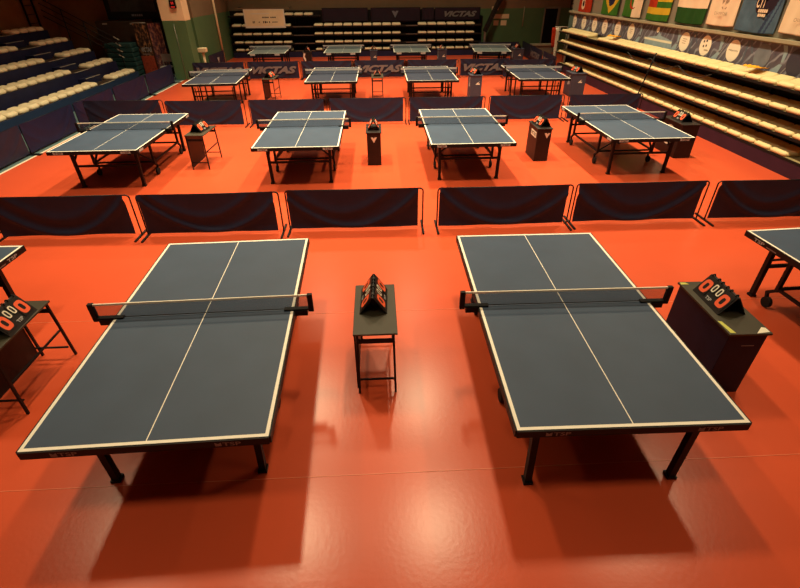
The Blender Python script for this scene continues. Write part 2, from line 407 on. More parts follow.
TG = 'table tennis tables'
rollA = make_table('tennis_table', 'slate blue table at front left, left of the central small scoreboard table', 'top', 'roll', 'dim')
rollA.location = (-1.55, 3.30, 0); rollA.rotation_euler.z = 0.025
t1b = dup(rollA, (1.61, 3.27, 0), -0.012, 'slate blue table at front right, beside the tall black cabinet')
for c in t1b.children:                                     # this one stands with its near legs further out
    if c.name.startswith('leg') and min(v.co.y for v in c.data.vertices) < 0: c.location.y -= 0.17
dup(rollA, (-4.74, 3.35, 0), -0.02, 'slate blue table cut off by the left photo edge, only its corner showing')
dup(rollA, (5.03, 3.25, 0), 0.05, 'slate blue table cut off by the right photo edge, behind the black cabinet')
rollB = make_table('tennis_table', 'grey blue table in second row nearest the cream-seated left bleachers', 'top', 'roll', 'sticker')
rollB.location = (-4.96, 9.60, 0); rollB.rotation_euler.z = 0.001
dup(rollB, (-1.46, 9.58, 0), 0.001, 'grey blue table in second row, left of the narrow central black cabinet')
dup(rollB, (1.71, 9.58, 0), -0.002, 'grey blue table in second row, right of the narrow central black cabinet')
dup(rollB, (5.04, 9.67, 0), 0.005, 'grey blue table in second row nearest the right bleachers')
navy = make_table('tennis_table', 'navy blue table in third row, nearest the green column', 'top_navy', 'legs', None, 'tape_grey', 0.05)
navy.location = (-4.87, 16.0, 0); navy.rotation_euler.z = 0.045
dup(navy, (-1.32, 16.08, 0), -0.005, 'navy blue table in third row, second from the left')
dup(navy, (1.69, 16.04, 0), -0.008, 'navy blue table in third row, second from the right')
dup(navy, (5.06, 16.01, 0), -0.03, 'navy blue table in third row, nearest the right bleachers')
grey = make_table('tennis_table', 'grey green table in last row, under the white hanging banner', 'top_grey', 'legs', 'tabs', 'tape_grey', 0.05)
grey.location = (-4.54, 22.9, 0); grey.rotation_euler.z = 0.03
dup(grey, (-1.37, 22.87, 0), 0.0, 'grey green table in last row, second from the left')
dup(grey, (1.58, 22.8, 0), -0.02, 'grey green table in last row, second from the right')
dup(grey, (5.05, 22.6, 0), -0.11, 'grey green table in last row, farthest right')

# ------------------------------------------------------------------ barriers
BW, BH = 2.05, 0.65
FAB = {}
def fabric_mesh(kind, seed, m):
    key = (kind, seed, m)
    if key in FAB: return FAB[key]
    rnd = random.Random(seed)
    nu, nv = 56, 22; bm = bmesh.new(); g = []
    full = kind == 'full'
    x0, x1 = (-BW/2+0.004, BW/2-0.004) if full else (-BW/2+0.035, BW/2-0.085)
    z0, z1 = 0.04, BH+0.002
    flip = rnd.random() < 0.5
    amp, wd, off = rnd.uniform(0.026,0.040), rnd.uniform(0.07,0.11), rnd.uniform(0.0,0.25)
    sag = rnd.uniform(0.008, 0.022)
    for j in range(nv+1):
        row = []
        for i in range(nu+1):
            u, v = i/nu, j/nv
            uu = 1-u if flip else u
            # one deep fold swinging from corner to corner, a shallow one above it, a rippled hem
            k = 0.35 if full else 1.0
            b1 = 1.05 - 1.0*math.sin(PI*min(1, max(0, uu*0.92+0.02)))**0.8
            dy = k*amp*(1.0 if v < b1 else 0.55)*math.exp(-((v-b1)/wd)**2)
            b2 = 1.15 - 0.75*math.sin(PI*min(1, max(0, (uu-off)*1.15)))
            dy += k*amp*0.45*math.exp(-((v-b2)/(wd*1.4))**2)
            dy += k*0.005*math.sin(7*u+seed) * (1-v)
            dy += k*0.014*math.exp(-((v-0.0)/0.09)**2)*(0.5+0.5*math.sin(11*u+seed*2))
            x = x0+(x1-x0)*u; z = z0+(z1-z0)*v
            z -= sag*4*u*(1-u)*v**3
            row.append(bm.verts.new((x, -0.014-dy, z)))
        g.append(row)
    for j in range(nv):
        for i in range(nu):
            f = bm.faces.new((g[j][i], g[j][i+1], g[j+1][i+1], g[j+1][i])); f.smooth = True
    me = bpy.data.meshes.new('fabric'); bm.to_mesh(me); bm.free(); me.materials.append(M[m])
    FAB[key] = me
    return me
BAR = {}
def barrier(loc, rz, label, group, seed, kind='gap', m='fabric', letters=None, tagc=True):
    t = thing('court_barrier', label, 'barrier', loc, rz, group)
    if not BAR:
        r = 0.011
        for s in (-1, 1):
            x = s*(BW/2-0.012)
            pts = [(x,0,0.02),(x,0,BH-0.06)]
            for k in range(1,5):
                a = k/4*PI/2
                pts.append((x - s*0.045*(1-math.cos(a)), 0, BH-0.06+0.045*math.sin(a)))
            BAR['post%d'%s] = MB().tube(pts, r, 7).build('post', 'black', None)
            BAR['foot%d'%s] = MB().box(x-0.014, x+0.014, -0.24, 0.24, 0.0, 0.022).build('foot', 'black', None)
        BAR['rail'] = MB().tube([(-BW/2+0.05,0,BH-0.014),(0,0,BH-0.020),(BW/2-0.05,0,BH-0.014)], r, 7).build('top_rail', 'black', None)
        for k, o in list(BAR.items()):
            BAR[k] = (o.name.split('.')[0], o.data); COL.objects.unlink(o); bpy.data.objects.remove(o)
    for k, (n, me) in BAR.items():
        o = bpy.data.objects.new(n, me); COL.objects.link(o); o.parent = t
    f = bpy.data.objects.new('fabric', fabric_mesh(kind, seed, m)); COL.objects.link(f); f.parent = t
    if letters:
        text('VICTAS', (0.0, -0.075, 0.35), (1,0,0), (0,0,1), 'silver', f, w=1.74, h=0.26, shear=0.35, bold=0.055)
    return t
G2 = 'barriers along the nearest row'
xs2 = [-6.84, -4.62, -2.49, -0.37, 1.875, 3.97, 6.125]
lab2 = ['dark barrier in nearest row, outermost at the left photo edge', 'dark plum barrier in nearest row behind the left-edge table corner',
        'dark barrier in nearest row directly behind front left table', 'dark barrier in nearest row, centre, spanning the gap between front tables',
        'dark barrier in nearest row directly behind the front right table', 'dark barrier in nearest row, second from the right edge',
        'dark barrier in nearest row, cut by the right photo edge']
for i, x in enumerate(xs2):
    barrier((x, 6.43 + (0.03 if i % 2 else 0), 0), random.uniform(-0.012, 0.012), lab2[i], G2, i % 4)
G3 = 'barriers along the middle row'
xs3 = [-6.66, -4.48, -2.33, -0.24, 1.87, 4.02, 6.15]
lab3 = ['leftmost', 'second from the left', 'third from the left', 'the middle one', 'third from the right', 'second from the right', 'rightmost, ending at the right bleachers']
for i, x in enumerate(xs3):
    barrier((x if i else -6.64, 12.9 + (0.03 if i % 2 else 0) + (0 if i else 0.22), 0), random.uniform(-0.015, 0.015), 'dark barrier between second and third table rows, ' + lab3[i], G3, (i+1) % 4)
G4 = 'lettered barriers along the far row'
xs4 = [-6.05, -3.94, -1.85, 0.24, 2.33, 4.44, 6.0]
xs4 = [-6.05, -3.96, -1.88, 0.185, 2.26, 4.37, 6.02]
lab4 = ['leftmost, beside green column', 'second from left, silver letters', 'third from the left', 'central, silver letters', 'third from the right',
        'silver letters behind grey box', 'rightmost one']
for i, x in enumerate(xs4):
    barrier((x, 20.05 + (0.05 if i % 2 else 0) + (-0.30 if i == 6 else 0), 0), 0, 'dark barrier between third and last table rows, ' + lab4[i], G4, (i+2) % 4, letters=i in (0, 1, 3, 5))
GL = 'navy side barriers before the left bleachers'
labl = ['nearest the camera at the left photo edge', 'second from the near end', 'third from the near end', 'fourth from the near end', 'fifth from near end, touching the green column']
for i, y in enumerate([9.60, 11.70, 13.85, 16.10, 18.50]):
    lb_ = barrier((-7.76, y, 0), PI/2, 'navy side barrier below left bleachers, ' + labl[i], GL, i % 4, 'full', 'fabric_navy' if i else 'fabric')
    if i > 2: lb_.scale.x = (1.09, 1.16)[i-3]
barrier((-7.0, 23.1, 0), PI/2-0.03, 'dark barrier standing along the green wall with pale emblem', 'barriers around the far corners', 1, 'full')
GR = 'barriers around the far corners'
barrier((6.28, 26.1, 0), 0, 'dark barrier at far right, in front of the green back wall', GR, 2, 'full', letters=True)
for i, (x0, y) in enumerate([(7.56, 25.5), (7.43, 23.4), (7.33, 21.25)]):
    barrier((x0, y, 0), -PI/2-0.067, ['dark side barrier at far right, farthest of the three', 'dark side barrier at far right, middle of three', 'dark side barrier at far right, nearest of the three, pale letters'][i], GR, i, 'full', letters=i > 0)

# ------------------------------------------------------------------ scoreboards, umpire tables, boxes
def make_scoreboard(name, label):
    t = thing(name, label, 'scoreboard', (0,0,0), 0)
    hl, hw, hh = 0.20, 0.125, 0.175
    for s in (-1, 1):
        m = MB(); m.poly([(s*hw,-hl,0.0),(s*hw,hl,0.0),(s*0.008,hl,hh),(s*0.008,-hl,hh)], (-s*0.008,0,0)); p = m.build('board', 'wood_black', t)
        dn = Vector((s*(hw-0.008), 0, -hh)).normalized()      # down the slope
        n = Vector((s*hh, 0, hw-0.008)).normalized()
        def P(y, d, off): return Vector((s*0.008, y, hh)) + dn*d + n*off
        for k, (y, w, h, d0) in enumerate(((-0.125,0.125,0.165,0.012),(-0.035,0.05,0.10,0.012),(0.035,0.05,0.10,0.012),(0.125,0.125,0.165,0.012))):
            m = MB(); m.poly([P(y-w/2,d0,0.003),P(y+w/2,d0,0.003),P(y+w/2,d0+h,0.003),P(y-w/2,d0+h,0.003)], n*0.004)
            c = m.build('flip_card', 'card', t)
            big = k in (0, 3)
            # rounded zero as an oval ring
            ro_w, ro_h, th = (0.050, 0.064, 0.031) if big else (0.023, 0.040, 0.012)
            m = MB(); N = 28; cy = d0 + h*0.55; ring = []
            def sup(a, rw, rh):
                ca, sa = math.cos(a), math.sin(a)
                return (math.copysign(abs(ca)**0.62, ca)*rw, math.copysign(abs(sa)**0.62, sa)*rh)
            for q in range(N):
                a = 2*PI*q/N; x1, y1 = sup(a, ro_w, ro_h); x2, y2 = sup(a, ro_w-th, ro_h-th)
                ring.append((m.bm.verts.new(P(y+x1, cy+y1, 0.009)), m.bm.verts.new(P(y+x2, cy+y2, 0.009))))
            for q in range(N):
                a, b = ring[q], ring[(q+1)%N]
                m.bm.faces.new((a[0], b[0], b[1], a[1]))
            m.build('digit', 'red_digit' if big else 'card_white', c)
        pt = P(0, 0.165, 0.006)
        text('TSP', pt, (0, s, 0), -dn, 'sticker', p, w=0.075, h=0.03, bold=0.03)
    for y in (-0.17, -0.09, -0.035, 0.035, 0.09, 0.17):
        MB().tube([(0.012*math.cos(a), y, hh+0.003+0.012*math.sin(a)) for a in [2*PI*k/10 for k in range(11)]], 0.006, 6).build('ring', 'black', t)
    return t
SB = []
sb0 = make_scoreboard('flip_scoreboard', '')
used = [False]
def scoreboard(loc, label, rz=0.0):
    if not used[0]:
        used[0] = True; sb0.location = loc; sb0.rotation_euler.z = rz; sb0['label'] = label; sb0['group'] = 'flip scoreboards'; return sb0
    return dup(sb0, loc, rz, label, 'flip scoreboards')

UZ = 0.68
def make_umpire(name, label):
    # low stand: top, four thin legs with rails, one closed side
    t = thing(name, label, 'small table', (0,0,0), 0)
    w, l = 0.19, 0.385
    MB().box(-w, w, -l, l, UZ-0.018, UZ).build('table_top', 'wood_top', t, bevel=0.003)
    for sx in (-1, 1):
        for sy in (-1, 1):
            x, y = sx*(w-0.035), sy*(l-0.02)
            MB().bar((x, y, UZ-0.018), (x+sx*0.01, y+sy*0.03, 0), 0.02).build('leg', 'black', t)
    for sy in (-1, 1):
        y = sy*(l-0.03)
        MB().box(-w+0.03, w-0.03, y-0.009, y+0.009, UZ-0.12, UZ-0.08).build('rail', 'black', t)
        MB().bar((-w+0.03, y, 0.13), (w-0.03, y, 0.13), 0.015).build('stretcher', 'black', t)
    MB().bar((w-0.03, -l+0.03, 0.34), (w-0.03, l-0.03, 0.34), 0.016).build('stretcher', 'black', t)
    MB().box(-w+0.004, -w+0.020, -l+0.02, l-0.02, 0.03, UZ-0.02).build('side_panel', 'brown_board', t)
    return t
ump = make_umpire('umpire_table', 'low black scoreboard table between the two front tables')
ump.location = (-0.075, 3.42, 0); ump.rotation_euler.z = 0.0; ump['group'] = 'small scoreboard tables'
dup(ump, (-3.33, 3.33, 0), 0, 'low black scoreboard table cut off by left edge of photo', 'small scoreboard tables')
dup(ump, (-3.60, 9.80, 0), -0.04, 'low black scoreboard table right of the left second-row table', 'small scoreboard tables')
dup(ump, (-3.36, 16.2, 0), -0.04, 'low scoreboard table in third row before silver-lettered barrier', 'small scoreboard tables')
dup(ump, (0.05, 16.2, 0), 0, 'open-framed low scoreboard table in third row centre', 'small scoreboard tables')
scoreboard((-0.085, 3.52, UZ), 'flip scoreboard on low black table between the two front tables', -0.03)
scoreboard((-3.275, 3.36, UZ), 'flip scoreboard on low table at left photo edge', 0.05)
scoreboard((-3.60, 9.80, UZ), 'flip scoreboard on low table beside the left second-row table', -0.15)
scoreboard((-3.36, 16.15, UZ), 'flip scoreboard on the third-row low table before silver letters', -0.2)
scoreboard((0.05, 16.2, UZ), 'flip scoreboard on the open-framed low table in third row centre')

def vmark(par, x, y, z, s, m='card_white', facing='y'):
    """downward triangle with a small notch in its top edge"""
    q = [(-s,s*0.8),(-s*0.25,s*0.8),(0,s*0.35),(s*0.25,s*0.8),(s,s*0.8),(0,-s)]
    mb = MB()
    if facing == 'y': mb.poly([(x+a, y, z+b) for a, b in q], (0,-0.002,0))
    else: mb.poly([(x, y-a, z+b) for a, b in q], (-0.002,0,0))
    return mb.build('emblem', m, par)
def cabinet(name, label, loc, w, l, h, body, top, rz=0):
    t = thing(name, label, 'cabinet', loc, rz)
    m = MB().box(-w/2, w/2, -l/2, l/2, 0.0, h-0.02); m.build('body', body, t, bevel=0.004)
    m = MB().box(-w/2-0.018, w/2+0.018, -l/2-0.018, l/2+0.018, h-0.02, h); m.build('cabinet_top', top, t, bevel=0.003)
    return t
c = cabinet('scoreboard_cabinet', 'large dark navy cabinet right of front right table, stickers on its top', (3.06, 3.24, 0), 0.33, 0.78, 0.70, 'navy_board', 'wood_top', -0.02)
MB().poly([(0.05,-0.40,0.7005),(0.17,-0.385,0.7005),(0.17,-0.33,0.7005),(0.14,-0.32,0.7005)], (0,0,0.0008)).build('sticker', 'card_white', c)
MB().poly([(-0.165,-0.385,0.7005),(-0.12,-0.39,0.7005),(-0.145,-0.23,0.7005),(-0.175,-0.22,0.7005)], (0,0,0.0008)).build('sticker', 'yellow', c)
MB().poly([(-0.18,0.36,0.7005),(-0.10,0.36,0.7005),(-0.12,0.39,0.7005),(-0.17,0.395,0.7005)], (0,0,0.0008)).build('sticker', 'yellow', c)
text('butterfly', (0.03, -0.3915, 0.56), (1,0,0), (0,0,1), 'dimprint', c, w=0.11, h=0.014) if False else MB().box(-0.02, 0.09, -0.3915, -0.390, 0.555, 0.562).build('scratch', 'dimprint', c)
scoreboard((3.06, 3.30, 0.7015), 'flip scoreboard with red zeros on large navy cabinet', -0.03)
c = cabinet('scoreboard_cabinet', 'narrow black cabinet in second row centre with white triangle', (-0.08, 9.76, 0), 0.28, 0.66, 0.67, 'brown_board', 'wood_black')
vmark(c, 0.0, -0.3305, 0.52, 0.062)
scoreboard((-0.08, 9.76, 0.67), 'flip scoreboard on narrow black cabinet in second row centre')
c = cabinet('scoreboard_cabinet', 'black cabinet in second row, triangle in front and white lettered label', (3.41, 9.78, 0), 0.29, 0.62, 0.67, 'brown_board', 'wood_black', 0.0)
vmark(c, 0.06, -0.3105, 0.53, 0.06)
MB().box(-0.1475, -0.145, -0.24, 0.10, 0.46, 0.58).build('label_plate', 'card_white', c)
text('VICTAS', (-0.149, -0.07, 0.52), (0,-1,0), (0,0,1), 'brown_board', c, w=0.28, h=0.07, shear=0.3, bold=0.02)
scoreboard((3.41, 9.76, 0.67), 'flip scoreboard on black cabinet with white label, right of centre', 0.15)
c = cabinet('scoreboard_cabinet', 'dark cabinet behind the rightmost second-row table, with white round mark', (6.46, 9.86, 0), 0.36, 0.78, 0.69, 'brown_board', 'wood_black', 0.0)
m = MB(); m.poly([(-0.1815, 0.02+0.20*math.cos(a), 0.40+0.20*math.sin(a)) for a in [2*PI*k/24 for k in range(24)]], (-0.002,0,0)); m.build('round_mark', 'disc', c)
scoreboard((6.46, 9.86, 0.69), 'flip scoreboard on dark cabinet beside the rightmost second-row table')
def greybox(x, y, label, w=0.32, l=0.5, rz=0):
    c = cabinet('score_box', label, (x, y, 0), w, l, 0.70, 'greybox', 'greybox', rz); c['group'] = 'grey blue score boxes'
    MB().poly([(-0.02,-l/2-0.001,0.42),(0.11,-l/2-0.001,0.42),(0.12,-l/2-0.001,0.45),(0.06,-l/2-0.001,0.46),(0.10,-l/2-0.001,0.52),(0.03,-l/2-0.001,0.47)], (0,-0.002,0)).build('swoosh', 'card_white', c)
    MB().poly([(-w/2-0.001,0.0,0.60),(-w/2-0.001,-0.14,0.62),(-w/2-0.001,-0.08,0.53),(-w/2-0.001,-0.16,0.36),(-w/2-0.001,0.06,0.32),(-w/2-0.001,-0.05,0.50)], (-0.002,0,0)).build('swoosh', 'sticker', c)
    return c
greybox(3.21, 16.1, 'grey blue score box right of the third-row table, before lettered barrier', 0.36)
greybox(6.56, 16.2, 'grey blue score box at right bleachers behind rightmost third-row table', 0.46, 0.6)
greybox(-0.06, 22.9, 'dark grey score box in last row centre', 0.30)
greybox(2.98, 22.9, 'grey score box in last row, third from the left', 0.36)
greybox(6.38, 22.9, 'grey score box in last row beside the rightmost table', 0.44)
for x, y, z, lb in ((3.21,16.1,0.70,'flip scoreboard on grey box in third row'), (6.56,16.2,0.70,'flip scoreboard on grey box beside right bleachers'),
                    (-0.06,22.9,0.70,'tiny flip scoreboard on dark grey box in last row centre'), (2.98,22.9,0.70,'tiny flip scoreboard on third grey box of last row'), (6.38,22.9,0.70,'tiny flip scoreboard on rightmost grey box of last row')):
    scoreboard((x, y, z), lb, 0.25 if y < 20 else 0)
c = cabinet('scoreboard_cabinet', 'black cabinet in last row with white squiggle, left of centre', (-2.98, 22.9, 0), 0.34, 0.5, 0.68, 'wood_black', 'wood_black')
MB().poly([(-0.13,-0.251,0.04),(-0.03,-0.251,0.04),(-0.06,-0.251,0.25),(-0.04,-0.251,0.40),(-0.10,-0.251,0.50),(-0.05,-0.251,0.62),(-0.12,-0.251,0.64),(-0.17,-0.251,0.48),(-0.11,-0.251,0.36),(-0.13,-0.251,0.22)], (0,-0.002,0)).build('squiggle', 'banner_frame', c)
scoreboard((-2.98, 22.9, 0.68), 'tiny flip scoreboard on black cabinet in last row')

# ------------------------------------------------------------------ bleacher seats
def seat_mesh(w, d, m, h=0.10, ex=5, lip=0.020, roll=0.035):
    # moulded seat: dished top, rolled front edge, raised back lip; front at -y, origin at base centre
    bm = bmesh.new(); nu, nv = 10, 10; g = []
    for j in range(nv+1):
        row = []
        for i in range(nu+1):
            u, v = i/nu*2-1, j/nv*2-1
            # rounded-square outline
            k = (abs(u)**ex + abs(v)**ex)**(1/ex); r = max(abs(u), abs(v)); s = (r/k) if k > 0 else 1
            x, y = u*s*w/2, v*s*d/2
            e = max(abs(u), abs(v))
            z = h - 0.016*math.exp(-((u/0.55)**2 + ((v-0.1)/0.55)**2)) + lip*max(0, v-0.1)/0.9
            z -= roll*max(0, (e-0.78)/0.22)**2
            row.append(bm.verts.new((x, y, z)))
        g.append(row)
    for j in range(nv):
        for i in range(nu):
            bm.faces.new((g[j][i], g[j][i+1], g[j+1][i+1], g[j+1][i]))
    loop = [g[0][i] for i in range(nu+1)] + [g[j][nu] for j in range(1, nv+1)] + [g[nv][i] for i in range(nu-1, -1, -1)] + [g[j][0] for j in range(nv-1, 0, -1)]
    low = [bm.verts.new((q.co.x*0.99, q.co.y*0.99, 0.012)) for q in loop]
    low2 = [bm.verts.new((q.co.x*0.90, q.co.y*0.90, 0.0)) for q in loop]
    n = len(loop)
    for i in range(n):
        bm.faces.new((loop[i], low[i], low[(i+1)%n], loop[(i+1)%n])); bm.faces.new((low[i], low2[i], low2[(i+1)%n], low[(i+1)%n]))
    bm.faces.new(list(reversed(low2)))
    bmesh.ops.recalc_face_normals(bm, faces=bm.faces)
    me = bpy.data.meshes.new('stadium_seat'); bm.to_mesh(me); bm.free(); me.materials.append(M[m])
    for p in me.polygons: p.use_smooth = True
    return me
S_left = seat_mesh(0.405, 0.42, 'seat', 0.115, 4, 0.015, 0.055)
S_right = seat_mesh(0.450, 0.44, 'seat_khaki', 0.085, 7, 0.065, 0.032)
S_back = seat_mesh(0.440, 0.40, 'seat', 0.095, 10, 0.03, 0.028)
def seat(me, loc, rz, label, group):
    o = bpy.data.objects.new('stadium_seat', me); COL.objects.link(o)
    o.location = loc; o.rotation_euler.z = rz
    return tag(o, label, 'seat', group)

# left bleachers: stepped tiers rising away from the court
t = thing('bleacher', 'stepped navy bleachers with cream seats along the left wall', 'bleachers', (-9.1, 8.0, 0))
TZ = [0.395, 0.765, 1.105, 1.455, 1.80]; TX = [0, -0.70, -1.38, -2.06, -2.78]
Y1 = 11.85
for k in range(5):
    xb = TX[k+1] if k < 4 else -3.55
    MB().box(TX[k]-0.03, TX[k], 0, Y1, (TZ[k-1] if k else 0), TZ[k]).build('riser', 'blue_riser' if k == 0 else 'navy_riser', t)
    MB().box(xb-0.0, TX[k]-0.03, 0, Y1, TZ[k]-0.04, TZ[k]).build('deck', 'deck', t)
    MB().box(xb, TX[k]-0.03, Y1-0.03, Y1, 0, TZ[k]-0.04).build('end_panel', 'navy_riser', t)
    if k:
        zz = (TZ[k-1]+TZ[k])/2
        st = MB().box(TX[k], TX[k]+0.28, 8.98, 9.90, TZ[k-1], zz).build('aisle_step', 'navy_riser', t)
        MB().box(TX[k]+0.25, TX[k]+0.285, 8.98, 9.90, zz, zz+0.012).build('step_edge', 'edge', st)
    MB().box(TX[k]-0.03, TX[k]+0.012, 8.96, 9.92, TZ[k], TZ[k]+0.012).build('step_edge', 'edge', t)
names = ['lowest', 'second', 'third', 'fourth', 'top']
near = [5, 4, 3, 2, 0]; near = [13, 10, 7, 4, 0]
for k in range(5):
    for i in range(4):
        y = 17.97 + 0.23 + i*0.455
        seat(S_left, (-9.1+TX[k]-0.235, y, TZ[k]+0.002), -PI/2+PI, 'cream seat in %s left-bleacher row, %s beyond the aisle' % (names[k], ORD[i]) if k < 4 else 'cream seat in the top left-bleacher row, %s from its near end' % ORD[i], 'cream seats on the left bleachers')
    for i in range(near[k]):
        y = 16.93 - 0.23 - i*0.455
        seat(S_left, (-9.1+TX[k]-0.235, y, TZ[k]+0.002), PI/2, 'cream seat in %s left-bleacher row, %s before the aisle' % (names[k], ORD[i]), 'cream seats on the left bleachers')

# right bleachers: pushed closed, the rows stacked one above another
t = thing('bleacher', 'closed bleachers with yellow seat rows along the right wall', 'bleachers', (7.8, 15.0, 0))
RZ = [0.31, 0.665, 1.05, 1.43]; ya, yb = -8.0, 7.0
m = MB(); m.box(0.0, 0.03, ya, 6.6, 0, RZ[0]-0.05); m.build('skirt', 'purple', t)
MB().box(0.50, 0.53, ya, yb, 0, RZ[3]).build('back_panel', 'dark', t)
for k in range(4):
    m = MB().box(0.022, 0.50, ya, (6.4 if k == 0 else yb), RZ[k]-0.035, RZ[k]-0.0); m.build('deck', 'khaki_bounce_board', t)
    m = MB().box(0.0, 0.022, ya, (6.4 if k == 0 else yb), RZ[k]-0.045, RZ[k]-0.002); m.build('front_board', 'dark', t)
for y in (-5, -2, 1, 4, 6.9):
    m = MB()
    m.bar((0.475, y, 0), (0.475, y, RZ[3]-0.05), 0.04); m.build('support_frame', 'black', t)
rown = ['lowest', 'second', 'third', 'top']
for k in range(4):
    yend = (20.75, 21.75, 21.70, 21.72)[k]; n = int((yend-8.0)/0.456)
    for i in range(n):
        y = yend - 0.228 - i*0.456
        if k == 3 and 18.05 < y < 19.0: continue
        seat(S_right, (7.8+0.225, y, RZ[k]+0.002), -PI/2, 'yellowish seat in %s right-bleacher row, %s from far end' % (rown[k], ORD[i]), 'seats on the right bleachers')
for y, lb in ((17.25, 'orange cloth lying on top right-bleacher seats, the farther one'), (10.37, 'orange cloth lying on top right-bleacher seats, the nearer one')):
    bm = MB(); g = []
    rnd = random.Random(int(y))
    for j in range(7):
        g.append([bm.bm.verts.new((-0.16+0.32*i/6+0.02*rnd.random(), -0.19+0.38*j/6+0.02*rnd.random(), 0.012+0.03*rnd.random()+0.03*math.sin(i*0.9)*math.sin(j*0.7)**2)) for i in range(7)])
    for j in range(6):
        for i in range(6): bm.bm.faces.new((g[j][i], g[j][i+1], g[j+1][i+1], g[j+1][i]))
    o = bm.build('orange_cloth', 'orange', None, smooth=True); o.location = (8.03, y, 1.60); tag(o, lb, 'cloth')
    o.modifiers.new('thick', 'SOLIDIFY').thickness = 0.008
# leaning pole and draped cable
tag(MB().tube([(7.60, 14.1, 0.0), (7.62, 14.02, 0.41), (7.65, 13.68, 1.52)], 0.018).build('leaning_pole', 'black'), 'black pole leaning against the right bleachers', 'pole')
pts = []
for k in range(41):
    u = k/40; y = 15.4 - 4.2*u
    pts.append((7.70, y, 1.36 - 0.16*abs(math.sin(u*PI*3))))
tag(MB().tube(pts, 0.010, 6).build('draped_cable', 'cable'), 'dark cable draped in loops below the top right-bleacher row', 'cable')
m = MB().use('f_red'); m.box(-0.14, 0.0, -0.02, 0.02, 0.85, 1.50); m.use('card_white'); m.box(0.0, 0.10, -0.025, 0.025, 0.45, 1.53); m.box(-0.14, 0.10, -0.03, 0.03, 1.50, 1.54)
m = MB()
for (a, b, mm, zl) in ((-0.15, 0.0, 'f_red', 0.80), (0.0, 0.14, 'card_white', 0.38)):
    m.use(mm); g = []
    for j in range(9):
        z = 1.54 - (1.54-zl)*j/8
        g.append([m.bm.verts.new((a+(b-a)*i/5 + 0.06*j/8, 0.02*math.sin(i*2.2+j*0.5), z)) for i in range(6)])
    for j in range(8):
        for i in range(5):
            f = m.bm.faces.new((g[j][i], g[j][i+1], g[j+1][i+1], g[j+1][i])); f.material_index = m.mi; f.smooth = True
o = m.build('draped_cloth', None); o.location = (7.68, 22.06, 0); tag(o, 'red and white cloth hung on the far end of the right bleachers', 'cloth')
o.modifiers.new('thick', 'SOLIDIFY').thickness = 0.012
t = thing('end_rail', 'pale steel end rail at the far end of right bleachers', 'rail', (7.82, 22.12, 0))
MB().tube([(-0.16,0,1.56),(0.4,0,1.56)], 0.02).build('rail', 'edge', t)
MB().tube([(0.06,0,0),(0.06,0,1.56)], 0.02).build('post', 'edge', t); MB().tube([(0.38,0,0),(0.38,0,1.56)], 0.02).build('post', 'edge', t)

# back bleachers: closed as well
t = thing('bleacher', 'closed dark bleachers with ivory seats along the back wall', 'bleachers', (0, 26.74, 0))
BZ = [0.30, 0.635, 1.0, 1.37, 1.83]; xa, xb = -7.22, 5.46
MB().box(xa, xb, 0, 0.03, 0, BZ[0]-0.05).build('skirt', 'navy_riser', t)
MB().box(xa, xb, 0.62, 0.65, 0, 2.04).build('back_panel', 'dark', t)
for k in range(5):
    x1 = xb if k < 4 else -2.7
    y0 = 0 if k < 4 else 0.15
    MB().box(xa, x1, y0+0.02, 0.62, BZ[k]-0.05, BZ[k]).build('deck', 'deck', t)
    MB().box(xa, x1, y0, y0+0.02, BZ[k]-0.055, BZ[k]+0.004).build('front_board', 'dark', t)
    for (g0, g1) in ((-4.05, -3.05), (1.6, 2.2)):
        if k in (0, 1, 2, 3) : MB().box(g0, g1, -0.006, 0.0, BZ[k]-0.02, BZ[k]+0.006).build('step_edge', 'steel', t)
for x in (xa+0.03, -4.0, -0.5, 2.6, xb-0.03):
    MB().bar((x, 0.592, 0), (x, 0.592, 1.78 if x < -2.7 else 1.32), 0.04).build('support_frame', 'black', t)
MB().box(xb, xb+0.03, 0, 0.65, 0, 1.75).build('end_panel', 'dark', t)
for k in range(4):
    blocks = [('left', [-6.86+0.49*i for i in range(6)]), ('middle', [-2.80+0.49*i for i in range(9)]), ('right', [2.44+0.49*i for i in range(6)])]
    for bn, xs in blocks:
        for i, x in enumerate(xs):
            seat(S_back, (x, 26.74+0.225, BZ[k]+0.006), 0, 'ivory seat on back bleachers, %s row, %s block, %s from left' % (['lowest','second','third','fourth'][k], bn, ORD[i]), 'seats on the back bleachers')
for i in range(8):
    seat(S_back, (-6.70+0.49*i, 26.74+0.38, BZ[4]+0.006), 0, 'ivory seat in topmost back-bleacher row, %s from left' % ORD[i], 'seats on the back bleachers')

# banners over the back bleachers
t = thing('hanging_banner', 'white lettered banner sheet hung from a bar over the back bleachers', 'banner', (-5.38, 26.66, 1.33))
MB().box(-0.99, 0.99, 0.0, 0.012, 0.0, 0.80).build('sheet', 'banner_frame', t)
MB().box(-0.93, 0.93, -0.003, 0.0, 0.08, 0.76).build('print', 'banner_white', t)
dashes((0.05, -0.004, 0.45), (1,0,0), (0,0,1), 'ink', t, [0.05,0.04,0.06,0.05,0.06], 0.05); dashes((0.42, -0.004, 0.45), (1,0,0), (0,0,1), 'ink', t, [0.05,0.06,0.05,0.06], 0.05)
for x, ws, h in ((-0.55,[0.04,0.03],0.09), (-0.28,[0.06],0.04), (-0.02,[0.05,0.07],0.09), (0.10,[0.06],0.05), (0.22,[0.05],0.07), (0.48,[0.06,0.05,0.07,0.05],0.035)):
    dashes((x, -0.004, 0.25), (1,0,0), (0,0,1), 'ink', t, ws, h)
MB().box(-0.65, 0.25, -0.005, -0.003, 0.585, 0.625).build('stripe', 'banner_frame', t)
MB().bar((-1.35, 0.0, 0.83), (1.25, 0.0, 0.83), 0.035).build('hanging_bar', 'wall_beige', t)
